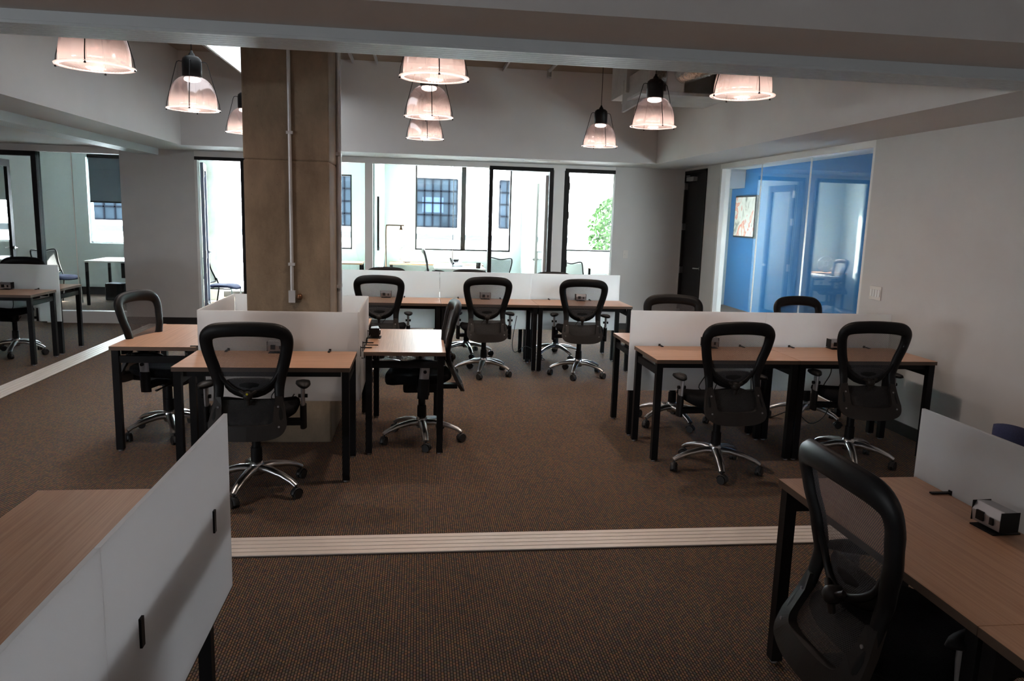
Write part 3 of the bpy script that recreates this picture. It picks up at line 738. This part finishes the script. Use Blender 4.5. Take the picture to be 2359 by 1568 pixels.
# ================================================================== POWER BOXES
def make_pbox(label):
    t = thing('power_box', label, 'outlet', group='desk power boxes')
    m = MB(); m.add([(-.058, y, z) for y, z in ((-.030, .012), (.030, .012), (.034, .075), (-.020, .080), (-.036, .050))]+[(.058, y, z) for y, z in ((-.030, .012), (.030, .012), (.034, .075), (-.020, .080), (-.036, .050))],
        [(0, 1, 2, 3, 4), (9, 8, 7, 6, 5), (0, 5, 6, 1), (1, 6, 7, 2), (2, 7, 8, 3), (3, 8, 9, 4), (4, 9, 5, 0)])
    bdy = m.build('housing', M['silver'], t, .002)
    box('end_cap', M['blackp'], -.0605, -.058, -.034, .034, .012, .078, bdy); box('end_cap', M['blackp'], .058, .0605, -.034, .034, .012, .078, bdy)
    box('socket', M['blackp'], -.036, -.006, -.0395, -.0335, .025, .056, bdy); box('socket', M['blackp'], .020, .034, -.0395, -.0335, .027, .050, bdy)
    m = MB(); m.box(-.05, .05, -.045, .055, 0, .004); m.cyl((0, 0, 0), .018, .004, .014, 14); m.build('clamp', M['black'], t)
    m = MB(); m.tube(catmull([(.0, .05, .003), (.01, .068, -.03), (.02, .06, -.2), (-.05, .03, -.32), (.05, .02, -.36), (.10, .05, -.30)], 5), .004, 6); m.build('cord', M['cord'], t)
    return t
pb = make_pbox('power box on the front desk of the middle cluster, seen through the chair mesh')
pb.location = (-.93, 5.19, .7402)
for x, y, r, l in ((-.345, 8.625, 0, 'small power box on the leftmost far row desk'), (.775, 8.625, 0, 'small power box on the middle far row desk'), (1.885, 8.625, 0, 'small power box on the rightmost far row desk'),
                   (2.235, 5.528, 0, 'power box on the left desk of the right cluster, beside the chair back'), (3.265, 5.528, 0, 'power box on the right desk of the right cluster'),
                   (-4.40, 8.80, 0, 'power box on the far left desk at the picture edge'),
                   (-.315, 5.86, PI/2, 'power box on the right side desk of the middle cluster, seen from its back'), (1.868, 2.13, -PI/2+.05, 'large-looking power box on the nearest right desk')):
    dup(pb, (x, y, .7402), r, l)

# loose cables under the desks
def cable(label, pts, r=.004):
    return tag(MB().tube(catmull(pts, 6), r, 6).build('cable', M['cord']), label, 'cable')
cable('black cable looped on the carpet under the right desk cluster', [(2.62, 5.60, .55), (2.66, 5.60, .25), (2.80, 5.62, .16), (3.0, 5.60, .22), (3.15, 5.58, .12), (3.3, 5.62, .20), (3.34, 5.62, .45)])
cable('black cable hanging between two far row desks', [(1.15, 8.66, .55), (1.10, 8.6, .25), (1.12, 8.5, .15), (1.25, 8.5, .22), (1.42, 8.55, .1), (1.5, 8.7, .02), (1.35, 8.85, .008), (1.25, 8.7, .008)])
# wire cable clips on the side of the right screen
for i, (y, l) in enumerate(((5.42, 'nearer black wire hook beside the right screen of the middle cluster'), (5.72, 'farther black wire hook beside the right screen of the middle cluster'))):
    tag(MB().tube([(-.388, y, .66), (-.368, y, .66), (-.368, y, .755), (-.27, y, .755)], .004, 6).build('cable_hook', M['black']), l, 'hook', 'wire hooks')

# ================================================================== PENDANT LAMPS
LZ = 2.455; LS = .9
def make_lamp(label):
    t = thing('pendant_lamp', label, 'lamp', group='industrial glass pendant lamps')       # origin at the centre of the rim
    prof = [(.205, 0), (.205, .04), (.202, .09), (.194, .14), (.180, .185), (.158, .225), (.128, .258), (.100, .276), (.082, .283)]
    pr = prof+[(r-.004, z-.002) for r, z in prof[::-1]]
    m = MB(); m.lathe(pr, n=120, rip=.008, close=True); m.build('lamp_shade', M['ribglass'], t)
    m = MB(); m.lathe([(.203, -.006), (.232, -.002), (.234, .004), (.206, .005)], n=48, close=True); m.build('glass_rim', M['rimglass'], t)
    m = MB(); m.lathe([(.0, .278), (.084, .278), (.084, .415), (.078, .440), (.056, .460), (.028, .468), (.026, .480), (.014, .495), (.010, .512), (0, .512)], n=32); m.build('lamp_cap', M['blackp'], t)
    m = MB(); m.lathe([(0, .51), (.0045, .51), (.0045, (HZ-LZ)/LS-.001), (.0, (HZ-LZ)/LS-.001)], n=8); m.build('cord', M['cord'], t)
    m = MB(); m.lathe([(0, (HZ-LZ)/LS-.03), (.06, (HZ-LZ)/LS-.025), (.06, (HZ-LZ)/LS-.002), (0, (HZ-LZ)/LS-.002)], n=20); m.build('ceiling_cup', M['blackp'], t)
    for i in range(4):
        a = i*PI/2+.12; ca, sa = math.cos(a), math.sin(a)
        pts = [(.080, .415), (.110, .417), (.126, .410), (.134, .39), (.222, .055), (.228, .01), (.228, -.012)]
        m = MB(); m.tube([(r*ca, r*sa, z) for r, z in pts], .0035, 6); m.lathe([(0, -.016), (.007, -.014), (.008, -.008), (0, -.006)], (.228*ca, .228*sa, 0), 8); m.build('cage_rod', M['black'], t)
    m = MB(); m.lathe([(0, .240), (.045, .242), (.068, .252), (.072, .266), (.066, .277), (0, .2775)], n=24); m.build('bulb', M['bulb'], t)
    l = bpy.data.lights.new('lamp_light', 'SPOT'); l.energy = LAMP_W; l.color = (1, .80, .66); l.spot_size = 2.75; l.spot_blend = .6; l.shadow_soft_size = .05
    lo = bpy.data.objects.new('lamp_light', l); lo.location = (0, 0, .17); lo.parent = t; COL.objects.link(lo)
    return t
lamps = [(-1.82, 4.76, 'leftmost front pendant lamp, its top hidden by the beam'), (-1.83, 6.72, 'second pendant lamp from the left with black cap and cage'), (-1.86, 8.80, 'pendant lamp partly hidden by the left edge of the column'),
         (.09, 4.78, 'largest of the three stacked pendant lamps in the middle'), (.085, 6.75, 'middle one of the three stacked pendant lamps'), (.07, 8.70, 'smallest and lowest of the three stacked pendant lamps'),
         (2.12, 5.0, 'front right pendant lamp, its top hidden by the beam'), (2.12, 6.95, 'right pendant lamp before the silver ductwork'), (2.10, 8.95, 'small pendant lamp above the right end of the far row')]
lamp0 = None
for (x, y, l), LZ in zip(lamps, (2.455, 2.47, 2.49, 2.495, 2.50, 2.50, 2.52, 2.53, 2.52)):
    if lamp0 is None: lamp0 = make_lamp(l); lamp0.location = (x, y, LZ); lamp0.scale = (LS,)*3
    else: dup(lamp0, (x, y, LZ), 0, l)

t = thing('ceiling_light', 'bright white suspended light panel beside the top of the concrete column', 'light', (-1.50, 7.9, 3.18))
box('diffuser', M['panel_light'], -.47, .47, -2.28, 2.28, -.005, .0, t); m = MB(); m.box(-.5, .5, -2.3, 2.3, .001, .03)
m.build('panel_frame', M['paintw'], t)
for y in (-2.0, -.7, .7, 2.0):
    for x in (-.49, .47): box('hanger', M['galv'], x, x+.02, y-.01, y+.01, .03, HZ-3.181, t)
# ================================================================== CEILING SERVICES
du = thing('air_duct', 'galvanised duct box in the upper right corner behind the pendant lamps', 'duct', (0, 0, 0))
m = MB(); m.box(2.25, 3.24, 8.45, 9.1, 3.06, 3.45); m.build('plenum', M['galv'], du)
m = MB(); m.add([(2.24, 8.55, 2.86), (2.24, 8.55, 3.20), (2.42, 8.1, 3.32), (2.42, 8.1, 2.98), (2.27, 8.57, 2.86), (2.27, 8.57, 3.20), (2.45, 8.12, 3.32), (2.45, 8.12, 2.98)], [(0, 1, 2, 3), (7, 6, 5, 4), (0, 4, 5, 1), (1, 5, 6, 2), (2, 6, 7, 3), (3, 7, 4, 0)]); m.build('side_panel', M['galv'], du)
m = MB(); m.box(2.27, 3.24, 7.9, 8.7, 2.97, 3.0); m.build('tray', M['galv'], du)
m = MB(); m.box(2.33, 2.40, 7.85, 7.92, 2.95, HZ-.001); m.box(2.52, 2.70, 7.85, 7.89, 3.0, HZ-.001); m.build('hanger', M['galv'], du)
m = MB(); pts = catmull([(3.2, 7.35, 3.32), (2.95, 7.5, 3.26), (2.75, 7.75, 3.20), (2.62, 8.1, 3.16), (2.58, 8.5, 3.2)], 10); m.tube(pts, [.105+.008*(i % 2) for i in range(len(pts))], 18)
tag(m.build('flexible_duct', M['foil']), 'crinkled silver foil duct near the ceiling at upper right', 'duct')
m = MB(); m.box(2.98, 3.24, 7.5, 7.53, 3.0, 3.25); m.box(2.96, 3.0, 7.48, 7.55, 2.99, 3.26)
tag(m.build('plywood_panel', M['plywood']), 'brown wooden panel beside the silver duct', 'panel')
m = MB()
for x in (-2.52, -.84, -.54, 1.10): m.box(x-.012, x+.012, 4.3, 9.9+.4, HZ-.05, HZ-.02)
o = tag(MB().box(-2.532, -2.508, 4.3, 10.38, HZ-.05, HZ-.001).build('ceiling_strip', M['galv']), 'thin metal ceiling strip left of the skylight', 'strip', 'ceiling strips')
for x, l in ((-.84, 'leftmost thin ceiling strip right of the column'), (-.54, 'second thin ceiling strip right of the column'), (1.10, 'thin ceiling strip right of the stacked lamps')):
    c_ = o.copy(); COL.objects.link(c_); c_.location = (x+2.52, 0, 0); c_['label'] = l
m = MB(); m.tube([(1.64, 4.2, HZ-.09), (1.64, 9.95, HZ-.09)], .02, 10); sp = tag(m.build('sprinkler_pipe', M['galv']), 'sprinkler pipe with a drop head under the high ceiling', 'pipe')
m = MB(); m.cyl((1.64, 9.95, HZ-.13), .03, -.03, .06, 12); m.lathe([(.035, -.005), (.035, 0), (0, 0)], (1.64, 9.95, HZ-.17), 14); m.build('sprinkler_head', M['steel'], sp)
tag(box('air_slot', M['plate'], 1.45, 1.93, 10.55, 10.75, CZ-.006, CZ-.0005), 'pale rectangular slot vent in the soffit above the glass front', 'vent')

# wall plates
o = thing('wall_switch', 'white switch plate on the grey wall right of the glass offices', 'switch', (3.145, WB, 1.16))
box('plate', M['plate'], -.038, .038, -.007, 0, -.060, .060, o, .002); MB().cyl((.0, -.007, 0), .016, 0, -.010, 16, axis='y').build('dial', M['plate'], o)
o = thing('wall_switch', 'row of light switches on the right wall beside the blue glass', 'switch', (XR, 6.22, 1.12))
box('plate', M['plate'], -.007, 0, -.085, .085, -.060, .060, o, .002)
for i in range(4): box('rocker', M['paintw'], -.012, -.007, -.07+i*.038, -.045+i*.038, -.03, .03, o)

# ================================================================== GLAZED OFFICES
def make_guest(name, label, group=None):
    t = thing(name, label, 'chair', group=group)      # faces +y
    m = MB(); vs = []; nu = 28; rg = [(0, .435), (.9, .437), (1, .45), (.95, .468), (.5, .476), (0, .478)]
    for i in range(nu):
        a = 2*PI*i/nu; se = lambda q: math.copysign(abs(q)**.6, q)
        for r, z in rg:
            x = .24*se(math.cos(a))*r; y = .02+.225*se(math.sin(a))*r; vs.append((x, y, z-.05*max(0, (y-.1)/.15)**2))
    k = len(rg); m.add(vs, [(i*k+j, ((i+1) % nu)*k+j, ((i+1) % nu)*k+j+1, i*k+j+1) for i in range(nu) for j in range(k-1)], 0, True); m.build('seat', M['navy'], t)
    gy = lambda z: -.20-.16*(z-.5)/.38-.03*math.sin((z-.5)/.38*PI)
    ring = catmull([(-.19, .52), (-.235, .70), (-.245, .84), (-.20, .885), (0, .855), (.20, .885), (.245, .84), (.235, .70), (.19, .52), (0, .49)] if False else [(-.19, .52, 0), (-.235, .70, 0), (-.245, .84, 0), (-.20, .885, 0), (0, .858, 0), (.20, .885, 0), (.245, .84, 0), (.235, .70, 0), (.19, .52, 0), (0, .50, 0)], 5, True)
    m = MB(); m.tube([(p.x, gy(p.y)+.5*p.x*p.x, p.y) for p in ring], .012, 8, closed=True, ref=(0, 1, 0)); m.build('back_frame', M['black'], t)
    m = MB(); n = 10; vs = []
    for i in range(n+1):
        z = .50+.365*i/n; h = .19+.05*min(1, (z-.5)/.3)
        for j in range(11): x = h*(-1+j/5); zz = z-(.015*(1-(x/h)**2) if i == n else 0); vs.append((x, gy(zz)+.5*x*x, zz))
    m.add(vs, [(i*11+j, i*11+j+1, (i+1)*11+j+1, (i+1)*11+j) for i in range(n) for j in range(10)], 0, True); m.build('back_mesh', M['meshguest'], t)
    for sx in (-1, 1):
        m = MB(); m.tube([(sx*.21, .19, .425), (sx*.23, .21, .0)], .010, 8); m.build('leg', M['steel'], t)
        m = MB(); m.tube([(sx*.20, -.19, .55), (sx*.215, -.15, .42), (sx*.235, -.23, .0)], .011, 8); m.build('leg', M['black'], t)
    m = MB(); m.tube([(-.21, .18, .42), (.21, .18, .42)], .009, 8); m.tube([(-.215, -.15, .42), (.215, -.15, .42)], .009, 8); m.tube([(-.21, .18, .42), (-.215, -.15, .42)], .009, 8); m.tube([(.21, .18, .42), (.215, -.15, .42)], .009, 8); m.build('seat_frame', M['black'], t)
    return t
GG = 'guest chairs with navy seats'
g0 = make_guest('guest_chair', 'guest chair with curved mesh back by the pale wall of the left office', GG); g0.location = (-5.95, 13.6, 0); g0.rotation_euler = (0, 0, -2.0)
dup(g0, (-3.05, 12.55, 0), -PI/2-.1, 'guest chair seen from the side in the office doorway left of the column')
dup(g0, (1.40, 14.1, 0), PI-.5, 'guest chair with mesh back behind the white desk in the middle office')
dup(g0, (2.98, 13.3, 0), PI+.6, 'guest chair just visible through the rightmost doorway')
def make_padded(name, label, loc, rz):
    t = thing(name, label, 'chair', loc, rz)
    m = MB(); m.rbox(-.24, .24, -.20, .24, .42, .49, .08, n=6); m.build('seat', M['navy'], t, .02)
    m = MB(); n = 14; F = []; B = []
    for i in range(n+1):
        for j in range(n+1):
            u, v = -1+2*i/n, -1+2*j/n; x = .25*u*math.sqrt(1-.32*v*v); z = .685+.20*v*math.sqrt(1-.32*u*u); y = -.235-.10*(z-.5)/.38+.45*x*x
            th = .022*max(0, 1-max(abs(u), abs(v))**6)+.004
            F.append((x, y+th, z)); B.append((x, y-th, z))
    k = n+1; N2 = k*k; fs = []
    for i in range(n):
        for j in range(n): a = i*k+j; fs += [(a, a+1, a+k+1, a+k), (N2+a, N2+a+k, N2+a+k+1, N2+a+1)]
    ed = [i*k for i in range(k)]+[n*k+j for j in range(1, k)]+[i*k+n for i in range(n-1, -1, -1)]+[j for j in range(n-1, 0, -1)]
    for a, b in zip(ed, ed[1:]+ed[:1]): fs.append((a, b, N2+b, N2+a))
    m.add(F+B, fs, 0, True); m.build('backrest', M['navy'], t)
    for sx in (-1, 1):
        for pts in ([(sx*.21, .19, .43), (sx*.23, .21, 0)], [(sx*.17, -.27, .62), (sx*.20, -.19, .43), (sx*.235, -.25, 0)]):
            MB().tube(pts, .011, 8).build('leg', M['black'], t)
    return t
dup(lamp0, (2.7, .1, 2.50), 0, 'added pendant lamp out of view on the right, there to light the near desks')  # extra unseen lamp, added to brighten the near desks with warm light
make_padded('guest_chair', 'navy chair behind the nearest right screen, only its back top showing', (2.86, 2.78, 0), -PI/2)
chair(.35, 13.6, -PI/2, 'dark office chair edge-on at the white desk in the middle office')
def table(label, x0, x1, y0, y1, top, rz=0, modesty=None):
    t = thing('office_table', label, 'table', ((x0+x1)/2, (y0+y1)/2, 0)); a, b = (x1-x0)/2, (y1-y0)/2
    box('table_top', top, -a, a, -b, b, .712, .74, t)
    for sx in (-1, 1):
        for sy in (-1, 1): box('leg', M['black'], sx*(a-.03)-.02, sx*(a-.03)+.02, sy*(b-.03)-.02, sy*(b-.03)+.02, 0, .712, t)
    if modesty: box('modesty_panel', M['black'], -a+.25, a-.05, b-.10, b-.08, .38, .70, t)
    return t
table('white-topped table with black legs in the far left office', -5.46, -4.30, 13.35, 14.35, M['whitetop'], modesty=1)
table('long credenza table against the windows of the middle office', -.52, 1.25, 14.45, 14.95, M['wood'])
table('white desk in the middle office before the window', .30, 1.20, 13.35, 14.25, M['whitetop'])
table('low beech table edge in the office left of the mullion', -2.2, -1.0, 14.2, 14.8, M['wood'])
table('desk corner visible through the rightmost doorway', 3.35, 3.95, 13.0, 14.8, M['wood'])
# black bin bag / case
m = MB(); m.rbox(-.16, .16, -.13, .13, 0, .30, .04); tag(m.build('black_case', M['blackp'], bevel=.015), 'black case on the floor under the far left office table', 'case').location = (-5.28, 14.2, 0)
# floor lamp, wheel sculpture, phone, mug, frames
m = MB(); t = thing('floor_lamp', 'slim bronze floor lamp with a horizontal arm in the middle office', 'lamp', (-.53, 13.2, 0))
m.lathe([(0, 0), (.11, .002), (.11, .015), (0, .02)], n=24); m.build('lamp_base', M['brass'], t)
m = MB(); m.tube(catmull([(0, 0, .02), (0, 0, .8), (0, 0, 1.40), (.03, 0, 1.46), (.08, 0, 1.465), (.30, 0, 1.465)], 5), .010, 8); m.build('pole', M['brass'], t)
m = MB(); m.lathe([(.0, .06), (.014, .055), (.016, .02), (.03, -.02), (.0, -.02)], (.25, 0, 1.41), 14); m.build('lamp_head', M['brass'], t)
m = MB(); m.lathe([(0, -.05), (.018, -.04), (.022, -.025), (0, -.02)], (.25, 0, 1.41), 12); m.build('bulb', M['deskbulb'], t)
t = thing('wheel_sculpture', 'toothed metal wheel ornament standing on the credenza', 'ornament', (-.20, 14.72, .74))
m = MB(); c0 = Vector((0, 0, .16))
ring = [(.15*math.cos(a), 0, .16+.15*math.sin(a)) for a in [2*PI*i/32 for i in range(32)]]
m.tube(ring, .014, 6, closed=True, ref=(0, 1, 0)); ring = [(.05*math.cos(a), 0, .16+.05*math.sin(a)) for a in [2*PI*i/16 for i in range(16)]]; m.tube(ring, .010, 6, closed=True, ref=(0, 1, 0))
for i in range(20):
    a = 2*PI*i/20; m.obox((.165*math.cos(a), 0, .16+.165*math.sin(a)), (.010*math.cos(a), 0, .010*math.sin(a)), (0, .012, 0), (-.008*math.sin(a), 0, .008*math.cos(a)))
for i in range(4): a = PI/4+i*PI/2; m.tube([(.05*math.cos(a), 0, .16+.05*math.sin(a)), (.15*math.cos(a), 0, .16+.15*math.sin(a))], .008, 6)
m.build('wheel', M['steel'], t); box('stand', M['black'], -.05, .05, -.04, .04, -.002+.002, .012, t); t.rotation_euler = (0, 0, .5)
t = thing('desk_phone', 'grey desk telephone on the white desk in the middle office', 'phone', (.70, 13.9, .74), .3)
m = MB(); m.add([(-.1, -.09, 0), (.1, -.09, 0), (.1, .09, 0), (-.1, .09, 0), (-.1, -.09, .03), (.1, -.09, .03), (.1, .09, .12), (-.1, .09, .12)], [(0, 3, 2, 1), (4, 5, 6, 7), (0, 1, 5, 4), (1, 2, 6, 5), (2, 3, 7, 6), (3, 0, 4, 7)]); m.build('phone_body', M['silver'], t)
m = MB(); m.tube([(-.075, -.07, .06), (-.075, 0, .10), (-.075, .08, .14)], .02, 8); m.build('handset', M['blackp'], t)
box('display', M['blackp'], -.03, .07, .03, .07, .108, .125, t)
m = MB(); m.lathe([(0, 0), (.04, 0), (.042, .10), (.037, .10), (.035, .01), (0, .01)], n=20); tag(m.build('pencil_cup', M['black']), 'dark pencil cup at the corner of the white desk', 'cup').location = (1.08, 13.55, .74)
t = thing('framed_picture', 'dark framed picture seen edge-on on the middle office side wall', 'picture', (-.63, 12.6, 1.5))
box('frame', M['black'], 0, .03, -.35, .35, -.42, .42, t); box('print', M['whitetop'], .028, .033, -.30, .30, -.37, .37, t)
t = thing('framed_picture', 'abstract red and cream painting in a black frame on the blue wall', 'picture', (6.3, 14.2, 1.80))
box('frame', M['black'], -.05, 0, -.47, .47, -.40, .40, t); box('print', M['art'], -.056, -.048, -.44, .44, -.37, .37, t)
# roller shade in the far left office window
t = thing('roller_shade', 'dark grey roller shade half lowered in the far left office window', 'shade', (-5.25, 14.97, 2.5))
box('fabric', M['shade'], -.69, .69, -.008, 0, -.78, 0, t); box('bottom_bar', M['black'], -.69, .69, -.014, .004, -.81, -.78, t); MB().lathe([(0, -.70), (.03, -.70), (.03, .70), (0, .70)], (0, -.01, .02), 16, axis='x').build('roller', M['black'], t)
